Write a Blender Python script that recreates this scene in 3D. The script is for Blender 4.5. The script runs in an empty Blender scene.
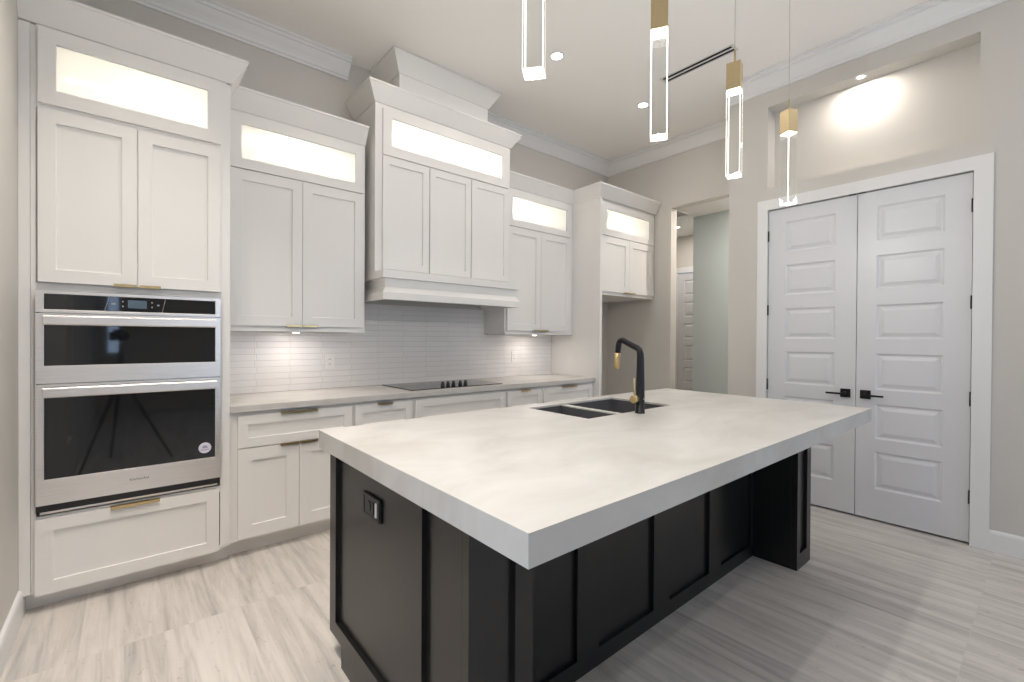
import bpy, bmesh, math, random
from mathutils import Vector, Matrix

random.seed(7)
scn = bpy.context.scene
col = scn.collection

# ---------------------------------------------------------------- camera
yaw, pit, rol = math.radians(40.042), math.radians(-0.366), math.radians(0.328)
F = Vector((math.sin(yaw) * math.cos(pit), math.cos(yaw) * math.cos(pit), math.sin(pit)))
R0 = Vector((math.cos(yaw), -math.sin(yaw), 0))
U0 = R0.cross(F)
R = R0 * math.cos(rol) + U0 * math.sin(rol)
U = -R0 * math.sin(rol) + U0 * math.cos(rol)
cd = bpy.data.cameras.new('camera')
cd.sensor_width = 36.0
cd.lens = 456.42 / 1024 * 36.0
cd.clip_start = 0.02
cam = bpy.data.objects.new('camera', cd)
col.objects.link(cam)
m = Matrix.Identity(4)
for i in range(3):
    m[i][0], m[i][1], m[i][2] = R[i], U[i], -F[i]
m[0][3], m[1][3], m[2][3] = 0, 0, 1.33
cam.matrix_world = m
scn.camera = cam

# ---------------------------------------------------------------- world, exposure
w = bpy.data.worlds.new('world')
scn.world = w
w.use_nodes = True
bg = w.node_tree.nodes['Background']
bg.inputs[0].default_value = (0.52, 0.70, 1.0, 1)
bg.inputs[1].default_value = 3.7
scn.view_settings.view_transform = 'Standard'
scn.view_settings.look = 'None'
scn.view_settings.gamma = 1
scn.view_settings.use_curve_mapping = False
scn.view_settings.exposure = 0.17
scn.cycles.sample_clamp_indirect = 6
scn.cycles.caustics_reflective = False
scn.cycles.max_bounces = 18
scn.cycles.diffuse_bounces = 6
scn.cycles.glossy_bounces = 12
scn.cycles.transmission_bounces = 14
scn.cycles.transparent_max_bounces = 12

WARM = (1.0, 0.92, 0.84)
PINK = (1.0, 0.90, 0.83)


def lamp(name, loc, power, size, color=WARM, rot=(0, 0, 0), shape='DISK', size_y=None, spread=None, portal=False):
    l = bpy.data.lights.new(name, 'AREA')
    l.shape = shape
    l.size = size
    if size_y:
        l.size_y = size_y
    l.energy = power
    l.color = color
    if spread:
        l.spread = math.radians(spread)
    l.cycles.is_portal = portal
    o = bpy.data.objects.new(name, l)
    o.location = loc
    o.rotation_euler = rot
    col.objects.link(o)
    return o


# daylight through the windows behind the camera: portals guide the sky's light
WINX = [(-0.30, -0.10, 1.0, 2.58), (1.50, 2.65, 0.12, 2.58), (2.90, 4.05, 0.12, 2.58)]
WINL = (0.35, 0.80, 0.40, 2.50)      # unseen window added in the left wall, narrowed to set its light
for a, b, c, d in WINX:
    lamp('window_portal', ((a + b) / 2, -4.30, (c + d) / 2), 1, b - a, (1, 1, 1), (math.radians(90), 0, 0), 'RECTANGLE', d - c, portal=True)
lamp('window_portal', (-0.50, (WINL[0] + WINL[1]) / 2, (WINL[2] + WINL[3]) / 2), 1, WINL[3] - WINL[2], (1, 1, 1), (0, math.radians(-90), 0), 'RECTANGLE', WINL[1] - WINL[0], portal=True)


# ---------------------------------------------------------------- materials
def mat(name, color, rough=0.5, metal=0.0, spec=0.5, coat=0.0, emit=None, estr=0):
    M = bpy.data.materials.new(name)
    M.use_nodes = True
    b = M.node_tree.nodes['Principled BSDF']
    b.inputs['Base Color'].default_value = (*color, 1)
    b.inputs['Roughness'].default_value = rough
    b.inputs['Metallic'].default_value = metal
    b.inputs['Specular IOR Level'].default_value = spec
    b.inputs['Coat Weight'].default_value = coat
    if emit:
        b.inputs['Emission Color'].default_value = (*emit, 1)
        b.inputs['Emission Strength'].default_value = estr
    return M


def nodes_of(M):
    nt = M.node_tree
    return nt, nt.nodes['Principled BSDF']


def coords(nt, scale, kind='Object'):
    tc = nt.nodes.new('ShaderNodeTexCoord')
    mp = nt.nodes.new('ShaderNodeMapping')
    mp.inputs['Scale'].default_value = scale
    nt.links.new(tc.outputs[kind], mp.inputs['Vector'])
    return mp.outputs['Vector']


def noise(nt, vec, scale, detail=4, rough=0.55, dist=0.0):
    n = nt.nodes.new('ShaderNodeTexNoise')
    n.inputs['Scale'].default_value = scale
    n.inputs['Detail'].default_value = detail
    n.inputs['Roughness'].default_value = rough
    n.inputs['Distortion'].default_value = dist
    nt.links.new(vec, n.inputs['Vector'])
    return n


def ramp(nt, fac, stops):
    r = nt.nodes.new('ShaderNodeValToRGB')
    e = r.color_ramp.elements
    while len(e) < len(stops):
        e.new(0.5)
    for k, (p, c) in enumerate(stops):
        e[k].position = p
        e[k].color = (*c, 1)
    nt.links.new(fac, r.inputs['Fac'])
    return r.outputs['Color']


def mix(nt, a, b, fac, mode='MIX'):
    x = nt.nodes.new('ShaderNodeMix')
    x.data_type = 'RGBA'
    x.blend_type = mode
    for s, v in ((0, fac), (6, a), (7, b)):
        if hasattr(v, 'links') or hasattr(v, 'is_linked'):
            nt.links.new(v, x.inputs[s])
        else:
            x.inputs[s].default_value = v if s == 0 else (*v, 1)
    return x.outputs[2]


def bump(nt, b, height, strength, dist):
    n = nt.nodes.new('ShaderNodeBump')
    n.inputs['Strength'].default_value = strength
    n.inputs['Distance'].default_value = dist
    nt.links.new(height, n.inputs['Height'])
    nt.links.new(n.outputs['Normal'], b.inputs['Normal'])


def painted(name, color, rough, bstr=0.05, scale=120):
    M = mat(name, color, rough)
    nt, b = nodes_of(M)
    v = coords(nt, (1, 1, 1))
    n = noise(nt, v, scale, 3)
    bump(nt, b, n.outputs['Fac'], bstr, 0.002)
    return M


CAB = painted('white_cabinet_paint', (0.79, 0.775, 0.75), 0.38, 0.02, 60)
TRIM = painted('white_trim_paint', (0.78, 0.775, 0.77), 0.38, 0.02, 60)
DOOR = painted('white_door_paint', (0.69, 0.69, 0.71), 0.36, 0.02, 60)
WALL = painted('greige_wall_paint', (0.60, 0.575, 0.535), 0.75, 0.12, 160)
CEIL = painted('ceiling_paint', (0.91, 0.885, 0.85), 0.85, 0.12, 160)
HALL = painted('grey_green_hall_paint', (0.48, 0.535, 0.53), 0.75, 0.12, 160)
INNER = painted('white_cabinet_interior', (0.86, 0.85, 0.82), 0.5, 0.02, 60)
BLACKCAB = painted('black_island_paint', (0.009, 0.0088, 0.0088), 0.30, 0.02, 60)
BLACK = mat('matte_black_metal', (0.012, 0.012, 0.013), 0.35, 0.3)
PLASTIC = mat('black_plastic', (0.015, 0.015, 0.016), 0.42)
VOID = mat('dark_slot', (0.01, 0.01, 0.01), 0.9)
WPLASTIC = mat('white_outlet_plastic', (0.80, 0.78, 0.75), 0.35)
SINKM = mat('black_composite', (0.10, 0.10, 0.105), 0.45)
LEDGE = mat('sink_divider_lit_tone', (0.55, 0.53, 0.50), 0.3, 0.0)  # pale tone is light on the dark divider, put into the colour
OVENGLASS = mat('black_oven_glass', (0.008, 0.009, 0.011), 0.04, 0.0, 0.7)
COOKGLASS = mat('black_ceramic_glass', (0.012, 0.012, 0.013), 0.08, 0.0, 0.6)
DISPLAY = mat('display_screen', (0.10, 0.14, 0.18), 0.2)
STICKER = mat('sticker_lilac_white', (0.70, 0.68, 0.80), 0.5)
STICKERINK = mat('sticker_grey_ink', (0.33, 0.33, 0.45), 0.5)
INK = mat('grey_logo_ink', (0.12, 0.11, 0.11), 0.4)
ICON = mat('pale_icon_ink', (0.35, 0.37, 0.40), 0.4)
CORD = mat('pale_cord', (0.55, 0.52, 0.46), 0.4)
LENS = mat('lit_lamp_lens', (1, 1, 1), 0.4, emit=(1.0, 0.95, 0.86), estr=9)
PLATE = mat('lit_led_plate', (1, 1, 1), 0.4, emit=(1.0, 0.97, 0.92), estr=9)
VENTM = mat('vent_white_metal', (0.70, 0.68, 0.65), 0.4)


def brushed(name, color, rough, sc):
    M = mat(name, color, rough, 1.0)
    nt, b = nodes_of(M)
    v = coords(nt, sc)
    n = noise(nt, v, 6, 5)
    c = ramp(nt, n.outputs['Fac'], [(0.3, tuple(x * 0.88 for x in color)), (0.7, color)])
    nt.links.new(c, b.inputs['Base Color'])
    bump(nt, b, n.outputs['Fac'], 0.04, 0.001)
    return M


STEEL = brushed('brushed_stainless_steel', (0.90, 0.86, 0.83), 0.40, (1.5, 60, 90))
BRASS = brushed('brushed_brass', (0.68, 0.52, 0.27), 0.34, (60, 60, 2))
PALEBRASS = brushed('champagne_brass', (0.62, 0.50, 0.30), 0.38, (80, 80, 2))


def glass_pane_material(name, diffuse):
    """window glass; with diffuse > 0 it is the lightly frosted glass of the lit cabinet tops"""
    M = bpy.data.materials.new(name)
    M.use_nodes = True
    nt = M.node_tree
    nt.nodes.remove(nt.nodes['Principled BSDF'])
    out = nt.nodes['Material Output']
    t = nt.nodes.new('ShaderNodeBsdfTransparent')
    t.inputs[0].default_value = (0.97, 0.98, 0.97, 1)
    d = nt.nodes.new('ShaderNodeBsdfTranslucent')
    d.inputs[0].default_value = (0.96, 0.96, 0.95, 1)
    x0 = nt.nodes.new('ShaderNodeMixShader')
    x0.inputs[0].default_value = diffuse
    nt.links.new(t.outputs[0], x0.inputs[1])
    nt.links.new(d.outputs[0], x0.inputs[2])
    g = nt.nodes.new('ShaderNodeBsdfGlossy')
    g.inputs['Roughness'].default_value = 0.05
    f = nt.nodes.new('ShaderNodeLayerWeight')
    f.inputs['Blend'].default_value = 0.12
    x = nt.nodes.new('ShaderNodeMixShader')
    nt.links.new(f.outputs['Fresnel'], x.inputs[0])
    nt.links.new(x0.outputs[0], x.inputs[1])
    nt.links.new(g.outputs[0], x.inputs[2])
    nt.links.new(x.outputs[0], out.inputs['Surface'])
    return M


PANE = glass_pane_material('clear_window_glass', 0.0)
FROST = glass_pane_material('frosted_cabinet_glass', 0.85)



def crystal_material(name, glow, fres):
    """clear cast rod: see-through with a sheen that grows at glancing angles; glow > 0 where the rod is edge-lit"""
    M = bpy.data.materials.new(name)
    M.use_nodes = True
    nt = M.node_tree
    nt.nodes.remove(nt.nodes['Principled BSDF'])
    out = nt.nodes['Material Output']
    t = nt.nodes.new('ShaderNodeBsdfTransparent')
    t.inputs[0].default_value = (0.985, 0.99, 0.985, 1)
    g = nt.nodes.new('ShaderNodeBsdfGlossy')
    g.inputs['Roughness'].default_value = 0.04
    f = nt.nodes.new('ShaderNodeLayerWeight')
    f.inputs['Blend'].default_value = fres
    x = nt.nodes.new('ShaderNodeMixShader')
    nt.links.new(f.outputs['Fresnel'], x.inputs[0])
    nt.links.new(t.outputs[0], x.inputs[1])
    nt.links.new(g.outputs[0], x.inputs[2])
    last = x.outputs[0]
    if glow:
        e = nt.nodes.new('ShaderNodeEmission')
        e.inputs[0].default_value = (1.0, 0.97, 0.92, 1)
        e.inputs[1].default_value = glow
        a = nt.nodes.new('ShaderNodeAddShader')
        nt.links.new(last, a.inputs[0])
        nt.links.new(e.outputs[0], a.inputs[1])
        last = a.outputs[0]
    nt.links.new(last, out.inputs['Surface'])
    return M


CRYSTAL = crystal_material('clear_crystal', 0, 0.2)
EDGE = crystal_material('edge_lit_crystal', 1.5, 0.2)
GLOWEND = crystal_material('lit_crystal_end', 2.0, 0.1)



def quartz():
    M = mat('white_veined_quartz', (0.8, 0.79, 0.76), 0.36, 0, 0.3)
    nt, b = nodes_of(M)
    v = coords(nt, (0.9, 1.6, 1))
    n = noise(nt, v, 2.2, 6, 0.6, 0.8)
    base = ramp(nt, n.outputs['Fac'], [(0.34, (0.465, 0.445, 0.415)), (0.5, (0.53, 0.515, 0.49)), (0.66, (0.59, 0.575, 0.55))])
    n2 = noise(nt, v, 90, 2)
    c = mix(nt, base, (0.72, 0.70, 0.66), n2.outputs['Fac'])
    x = c.node
    x.inputs[0].default_value = 0.1
    for l in list(x.inputs[0].links):
        nt.links.remove(l)
    nt.links.new(c, b.inputs['Base Color'])
    return M


QUARTZ = quartz()


def floor_material():
    M = mat('vein_cut_travertine_tile', (0.5, 0.47, 0.43), 0.42)
    nt, b = nodes_of(M)
    tc = nt.nodes.new('ShaderNodeTexCoord')
    # brick axes: rows run along Y, so swap X and Y
    sep = nt.nodes.new('ShaderNodeSeparateXYZ')
    nt.links.new(tc.outputs['Object'], sep.inputs[0])
    addy = nt.nodes.new('ShaderNodeMath'); addy.operation = 'ADD'
    addy.inputs[1].default_value = -0.237 + 1.165 * 10
    nt.links.new(sep.outputs['Y'], addy.inputs[0])
    addx = nt.nodes.new('ShaderNodeMath'); addx.operation = 'ADD'
    addx.inputs[1].default_value = 0.16 + 0.583 * 10
    nt.links.new(sep.outputs['X'], addx.inputs[0])
    cmb = nt.nodes.new('ShaderNodeCombineXYZ')
    nt.links.new(addy.outputs[0], cmb.inputs['X'])
    nt.links.new(addx.outputs[0], cmb.inputs['Y'])
    br = nt.nodes.new('ShaderNodeTexBrick')
    br.offset = 0.0
    br.inputs['Scale'].default_value = 1.0
    br.inputs['Brick Width'].default_value = 1.165
    br.inputs['Row Height'].default_value = 0.583
    br.inputs['Mortar Size'].default_value = 0.0012
    br.inputs['Mortar Smooth'].default_value = 0.2
    br.inputs['Color1'].default_value = (0, 0, 0, 1)
    br.inputs['Color2'].default_value = (1, 1, 1, 1)
    br.inputs['Bias'].default_value = 0.0
    nt.links.new(cmb.outputs[0], br.inputs['Vector'])
    # vein coordinates, jumped per tile
    jump = nt.nodes.new('ShaderNodeVectorMath'); jump.operation = 'SCALE'
    jump.inputs['Scale'].default_value = 7.0
    nt.links.new(br.outputs['Color'], jump.inputs[0])
    addv = nt.nodes.new('ShaderNodeVectorMath'); addv.operation = 'ADD'
    nt.links.new(tc.outputs['Object'], addv.inputs[0])
    nt.links.new(jump.outputs[0], addv.inputs[1])
    mp = nt.nodes.new('ShaderNodeMapping')
    mp.inputs['Scale'].default_value = (13.0, 0.8, 1)
    mp.inputs['Rotation'].default_value = (0, 0, 0.02)
    nt.links.new(addv.outputs[0], mp.inputs['Vector'])
    n1 = noise(nt, mp.outputs[0], 1.5, 8, 0.62, 0.6)
    mp2 = nt.nodes.new('ShaderNodeMapping')
    mp2.inputs['Scale'].default_value = (3.2, 1.1, 1)
    nt.links.new(addv.outputs[0], mp2.inputs['Vector'])
    n2 = noise(nt, mp2.outputs[0], 1.8, 6, 0.6, 1.2)
    c1 = ramp(nt, n1.outputs['Fac'], [(0.30, (0.27, 0.255, 0.245)), (0.44, (0.49, 0.46, 0.432)), (0.55, (0.62, 0.58, 0.54)), (0.70, (0.70, 0.665, 0.625))])
    c2 = ramp(nt, n2.outputs['Fac'], [(0.32, (0.50, 0.465, 0.435)), (0.5, (0.61, 0.575, 0.535)), (0.68, (0.70, 0.665, 0.625))])
    c = mix(nt, c1, c2, 0.30)
    mp3 = nt.nodes.new('ShaderNodeMapping')
    mp3.inputs['Scale'].default_value = (14, 6, 1)
    nt.links.new(addv.outputs[0], mp3.inputs['Vector'])
    n3 = noise(nt, mp3.outputs[0], 3.0, 6, 0.7, 0.5)
    pits = ramp(nt, n3.outputs['Fac'], [(0.30, (0.45, 0.42, 0.40)), (0.40, (1, 1, 1))])
    c = mix(nt, c, pits, 0.5, 'MULTIPLY')
    c = mix(nt, c, (0.56, 0.53, 0.49), br.outputs['Fac'])
    nt.links.new(c, b.inputs['Base Color'])
    bump(nt, b, n1.outputs['Fac'], 0.05, 0.002)
    return M


FLOORM = floor_material()


def tile_material():
    M = mat('ribbed_white_tile', (0.78, 0.75, 0.73), 0.22)
    nt, b = nodes_of(M)
    tc = nt.nodes.new('ShaderNodeTexCoord')
    sep = nt.nodes.new('ShaderNodeSeparateXYZ')
    nt.links.new(tc.outputs['Object'], sep.inputs[0])
    ax = nt.nodes.new('ShaderNodeMath'); ax.operation = 'ADD'; ax.inputs[1].default_value = -0.716 + 4.7
    nt.links.new(sep.outputs['X'], ax.inputs[0])
    az = nt.nodes.new('ShaderNodeMath'); az.operation = 'ADD'; az.inputs[1].default_value = -0.917 + 0.94
    nt.links.new(sep.outputs['Z'], az.inputs[0])
    cmb = nt.nodes.new('ShaderNodeCombineXYZ')
    nt.links.new(ax.outputs[0], cmb.inputs['X'])
    nt.links.new(az.outputs[0], cmb.inputs['Y'])
    br = nt.nodes.new('ShaderNodeTexBrick')
    br.offset = 0.05
    br.inputs['Scale'].default_value = 1
    br.inputs['Brick Width'].default_value = 0.235
    br.inputs['Row Height'].default_value = 0.047
    br.inputs['Mortar Size'].default_value = 0.0022
    br.inputs['Mortar Smooth'].default_value = 0.6
    br.inputs['Color1'].default_value = (0.77, 0.745, 0.725, 1)
    br.inputs['Color2'].default_value = (0.80, 0.775, 0.755, 1)
    br.inputs['Mortar'].default_value = (0.68, 0.655, 0.635, 1)
    nt.links.new(cmb.outputs[0], br.inputs['Vector'])
    nt.links.new(br.outputs['Color'], b.inputs['Base Color'])
    # each strip leans outwards at its lower edge
    md = nt.nodes.new('ShaderNodeMath'); md.operation = 'MODULO'; md.inputs[1].default_value = 0.047
    nt.links.new(az.outputs[0], md.inputs[0])
    sc = nt.nodes.new('ShaderNodeMath'); sc.operation = 'MULTIPLY'; sc.inputs[1].default_value = -10.0
    nt.links.new(md.outputs[0], sc.inputs[0])
    inv = nt.nodes.new('ShaderNodeMath'); inv.operation = 'SUBTRACT'
    nt.links.new(sc.outputs[0], inv.inputs[0])
    nt.links.new(br.outputs['Fac'], inv.inputs[1])
    bump(nt, b, inv.outputs[0], 0.5, 0.004)
    return M


TILE = tile_material()


# ---------------------------------------------------------------- mesh helpers
def NB():
    return bmesh.new()


def box(bm, x0, x1, y0, y1, z0, z1, M=None):
    vs = [bm.verts.new((x, y, z)) for x in (x0, x1) for y in (y0, y1) for z in (z0, z1)]
    for f in ((0, 1, 3, 2), (4, 6, 7, 5), (0, 4, 5, 1), (2, 3, 7, 6), (0, 2, 6, 4), (1, 5, 7, 3)):
        bm.faces.new([vs[i] for i in f])
    if M is not None:
        bmesh.ops.transform(bm, matrix=M, verts=vs)
    return bm


def tube(bm, pts, radii, seg=14, cap=True):
    pts = [Vector(p) for p in pts]
    if not isinstance(radii, (list, tuple)):
        radii = [radii] * len(pts)
    rings = []
    ref = None
    for i, p in enumerate(pts):
        if i == 0:
            d = pts[1] - p
        elif i == len(pts) - 1:
            d = p - pts[i - 1]
        else:
            d = (pts[i + 1] - p).normalized() + (p - pts[i - 1]).normalized()
        d.normalize()
        if ref is None:
            ref = Vector((0, 0, 1)) if abs(d.z) < 0.9 else Vector((1, 0, 0))
        a = (ref - d * ref.dot(d)).normalized()
        ref = a
        b = d.cross(a)
        rings.append([bm.verts.new(p + (a * math.cos(t) + b * math.sin(t)) * radii[i]) for t in [2 * math.pi * k / seg for k in range(seg)]])
    for r, s in zip(rings, rings[1:]):
        for k in range(seg):
            f = bm.faces.new((r[k], r[(k + 1) % seg], s[(k + 1) % seg], s[k]))
            f.smooth = True
    if cap:
        bm.faces.new(list(reversed(rings[0])))
        bm.faces.new(rings[-1])
    return bm


def sweep(bm, path, prof, n0=None, n1=None):
    """profile (out, z) swept along an open plan path; 'out' is to the right of travel; mitred corners, capped ends"""
    P = [Vector((p[0], p[1])) for p in path]
    nrm = []
    for a, b in zip(P, P[1:]):
        d = (b - a).normalized()
        nrm.append(Vector((d.y, -d.x)))
    rings = []
    for i, p in enumerate(P):
        if i == 0:
            n = nrm[0]
        elif i == len(P) - 1:
            n = nrm[-1]
        else:
            n = nrm[i - 1] + nrm[i]
            n = n / (n.dot(nrm[i]))
        if i == 0 and n0:
            n = Vector(n0)
        if i == len(P) - 1 and n1:
            n = Vector(n1)
        rings.append([bm.verts.new((p.x + n.x * o, p.y + n.y * o, z)) for o, z in prof])
    k = len(prof)
    for r, s in zip(rings, rings[1:]):
        for j in range(k):
            bm.faces.new((r[j], s[j], s[(j + 1) % k], r[(j + 1) % k]))
    bm.faces.new(rings[0])
    bm.faces.new(list(reversed(rings[-1])))
    return bm


def panelled(bm, u0, u1, v0, v1, t, opens, rings, M=None, hole=False):
    """slab lying in x = u, z = v, front at y = 0 (towards -y), thickness t towards +y.
    opens: (a0, a1, b0, b1) rectangles; rings: (inset, depth) profile of each opening; hole: opening cut through"""
    new = []

    def V(u, d, v):
        x = bm.verts.new((u, d, v)); new.append(x); return x
    us = sorted({u0, u1, *[o[0] for o in opens], *[o[1] for o in opens]})
    vs = sorted({v0, v1, *[o[2] for o in opens], *[o[3] for o in opens]})
    for a, b in zip(us, us[1:]):
        for c, d in zip(vs, vs[1:]):
            mu, mv = (a + b) / 2, (c + d) / 2
            if any(o[0] < mu < o[1] and o[2] < mv < o[3] for o in opens):
                continue
            bm.faces.new((V(a, 0, c), V(b, 0, c), V(b, 0, d), V(a, 0, d)))
            if hole:
                bm.faces.new((V(a, t, d), V(b, t, d), V(b, t, c), V(a, t, c)))
    if not hole:
        bm.faces.new((V(u0, t, v1), V(u1, t, v1), V(u1, t, v0), V(u0, t, v0)))
    c0 = [(u0, v0), (u1, v0), (u1, v1), (u0, v1)]
    for i in range(4):
        p, q = c0[i], c0[(i + 1) % 4]
        bm.faces.new((V(p[0], 0, p[1]), V(p[0], t, p[1]), V(q[0], t, q[1]), V(q[0], 0, q[1])))
    for o in opens:
        prev = None
        rr = rings if not hole else [(0, 0), (0, t)]
        for ins, d in rr:
            c = [(o[0] + ins, o[2] + ins), (o[1] - ins, o[2] + ins), (o[1] - ins, o[3] - ins), (o[0] + ins, o[3] - ins)]
            if prev:
                for i in range(4):
                    p, q = prev[0][i], prev[0][(i + 1) % 4]
                    r, s = c[(i + 1) % 4], c[i]
                    bm.faces.new((V(p[0], prev[1], p[1]), V(q[0], prev[1], q[1]), V(r[0], d, r[1]), V(s[0], d, s[1])))
            prev = (c, d)
        if not hole:
            bm.faces.new([V(p[0], prev[1], p[1]) for p in prev[0]])
    if M is not None:
        bmesh.ops.transform(bm, matrix=M, verts=new)
    bmesh.ops.remove_doubles(bm, verts=[v for v in new if v.is_valid], dist=1e-5)
    return bm


SHK = [(0, 0), (0.001, 0.0105), (0.003, 0.011)]


def at_y(y):
    return Matrix.Translation((0, y, 0))


def facing_x(x):
    """canonical slab turned to face -X at world x: u = -world y"""
    return Matrix(((0, 1, 0, x), (-1, 0, 0, 0), (0, 0, 1, 0), (0, 0, 0, 1)))


def poly(bm, pts, axis, a, b):
    """extrude a polygon; axis 'x': pts (y, z) from x=a to b; 'y': pts (x, z); 'z': pts (x, y)"""
    def P(p, t):
        return {'x': (t, p[0], p[1]), 'y': (p[0], t, p[1]), 'z': (p[0], p[1], t)}[axis]
    A = [bm.verts.new(P(p, a)) for p in pts]
    B = [bm.verts.new(P(p, b)) for p in pts]
    n = len(pts)
    bm.faces.new(A)
    bm.faces.new(list(reversed(B)))
    for i in range(n):
        bm.faces.new((A[i], B[i], B[(i + 1) % n], A[(i + 1) % n]))
    return bm


def disc(bm, c, r, h, seg=28, axis='z'):
    c = Vector(c)
    d = {'z': Vector((0, 0, 1)), 'y': Vector((0, 1, 0)), 'x': Vector((1, 0, 0))}[axis]
    return tube(bm, [c, c + d * h], r, seg)


ORIG = {}


def obj(name, bm, material, parent=None, bevel=0.0, smooth=False):
    org = ORIG.get(parent.name, Vector()) if parent is not None else Vector()
    if org.length:
        bmesh.ops.translate(bm, vec=-org, verts=bm.verts)
    bmesh.ops.recalc_face_normals(bm, faces=bm.faces)
    me = bpy.data.meshes.new(name)
    bm.to_mesh(me)
    bm.free()
    me.materials.append(material)
    o = bpy.data.objects.new(name, me)
    col.objects.link(o)
    if parent is not None:
        o.parent = parent
        ORIG[o.name] = org
    if bevel:
        b = o.modifiers.new('bevel', 'BEVEL')
        b.width = bevel
        b.segments = 2
        b.limit_method = 'ANGLE'
        b.angle_limit = math.radians(50)
    return o


def tag(o, label, cat, group=None):
    o['label'] = label
    o['category'] = cat
    if group:
        o['group'] = group
    return o


def thing(name, loc, label, cat, group=None):
    o = bpy.data.objects.new(name, None)
    o.empty_display_size = 0.05
    o.location = loc
    col.objects.link(o)
    ORIG[o.name] = Vector(loc)
    return tag(o, label, cat, group)


def struct(name, bm, material, parent=None, bevel=0.0):
    o = obj(name, bm, material, parent, bevel)
    if parent is None:
        o['kind'] = 'structure'
    return o


# ================================================================ SETTING
CZ = 3.60
XL, XR, YB, YR = -0.395, 4.19, 3.78, -4.20
XA = 4.81

bm = NB(); box(bm, -0.7, 7.5, -4.6, 5.3, -0.12, 0.0); struct('floor', bm, FLOORM)
bm = NB(); box(bm, -0.7, 4.95, -4.6, 4.0, CZ, CZ + 0.12); struct('ceiling', bm, CEIL)
bm = NB(); box(bm, 4.95, 7.5, -1.0, 5.3, 3.05, 3.15); struct('ceiling_hall', bm, CEIL)
bm = NB(); box(bm, XL - 0.15, XA, YB, YB + 0.15, 0, CZ); struct('wall_back', bm, WALL)
bm = NB()
box(bm, XL - 0.15, XL, YR - 0.15, WINL[0], 0, CZ)
box(bm, XL - 0.15, XL, WINL[1], YB, 0, CZ)
box(bm, XL - 0.15, XL, WINL[0], WINL[1], 0, WINL[2])
box(bm, XL - 0.15, XL, WINL[0], WINL[1], WINL[3], CZ)
struct('wall_left', bm, WALL)
bm = NB()
panelled(bm, -WINL[1], -WINL[0], WINL[2], WINL[3], 0.05, [(-0.75, -0.40, WINL[2] + 0.06, WINL[3] - 0.06)], None, facing_x(XL - 0.11), hole=True)
wn = struct('window_4', bm, TRIM)
bm = NB(); box(bm, XL - 0.085, XL - 0.081, WINL[0] + 0.05, WINL[1] - 0.05, WINL[2] + 0.05, WINL[3] - 0.05); obj('glass_pane', bm, PANE, wn)

# the wall with the double door and the niche above it
bm = NB()
box(bm, XR, XR + 0.16, 1.597, 1.92, 0, CZ)
box(bm, XR, XR + 0.16, YR - 0.15, 0.325, 0, CZ)
box(bm, XR, XR + 0.16, 0.325, 1.597, 2.432, 2.618)
box(bm, XR, XR + 0.16, 0.325, 1.597, 3.318, CZ)
box(bm, XR, XR + 0.16, 0.325, 0.347, 0, 2.432)
box(bm, XR, XR + 0.16, 1.588, 1.597, 0, 2.432)
box(bm, XR + 0.15, XR + 0.17, 0.32, 1.60, 2.60, 3.33)
box(bm, XR + 0.16, 6.1, 1.76, 1.92, 0, CZ)
bmesh.ops.remove_doubles(bm, verts=bm.verts, dist=1e-5)
struct('wall_right', bm, WALL)
bm = NB(); box(bm, 4.75, 4.80, -0.3, 1.76, 0, 2.6); box(bm, XR + 0.16, 4.8, -0.34, -0.3, 0, 2.6); box(bm, XR + 0.16, 4.8, -0.34, 1.76, 2.58, 2.6)
struct('wall_pantry', bm, WALL)

# the wall beside the fridge bay, with the opening to the hall
bm = NB()
box(bm, XA, XA + 0.12, 2.872, 5.0, 0, CZ)
box(bm, XA, XA + 0.12, 1.92, 2.872, 2.852, CZ)
struct('wall_far', bm, WALL)
bm = NB(); box(bm, 6.11, 6.25, 1.92, 3.30, 0, 3.05); box(bm, 6.25, 7.2, 3.16, 3.30, 0, 3.05); struct('wall_hall', bm, HALL)
bm = NB()
HD0, HD1 = 3.28, 4.12     # hall door leaf edges in y
box(bm, 7.12, 7.26, HD1, 5.0, 0, 3.05)
box(bm, 7.12, 7.26, 3.30, HD1, 2.45, 3.05)
box(bm, 4.93, 7.26, 5.0, 5.12, 0, 3.05)
struct('wall_hallend', bm, WALL)

# rear wall with three tall windows; the two wide ones placed unseen for light
bm = NB()
xs = [XL - 0.15] + [x for p in WINX for x in p[:2]] + [XR + 0.16]
for a, b in zip(xs[0::2], xs[1::2]):
    box(bm, a, b, YR - 0.15, YR, 0, CZ)
for a, b, c, d in WINX:
    box(bm, a, b, YR - 0.15, YR, 0, c)
    box(bm, a, b, YR - 0.15, YR, d, CZ)
struct('wall_rear', bm, WALL)
for k, (a, b, c, d) in enumerate(WINX):
    bm = NB()
    mid = (a + b) / 2
    op = [(a + 0.06, mid - 0.03, c + 0.06, d - 0.06), (mid + 0.03, b - 0.06, c + 0.06, d - 0.06)] if b - a > 0.5 else [(a + 0.03, b - 0.03, c + 0.04, d - 0.04)]
    panelled(bm, a, b, c, d, 0.05, op, None, Matrix.Translation((0, YR - 0.10, 0)), hole=True)
    wn = struct('window_%d' % (k + 1), bm, TRIM)
    bm = NB(); box(bm, a + 0.02, b - 0.02, YR - 0.08, YR - 0.076, c + 0.02, d - 0.02)
    obj('glass_pane', bm, PANE, wn)

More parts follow.
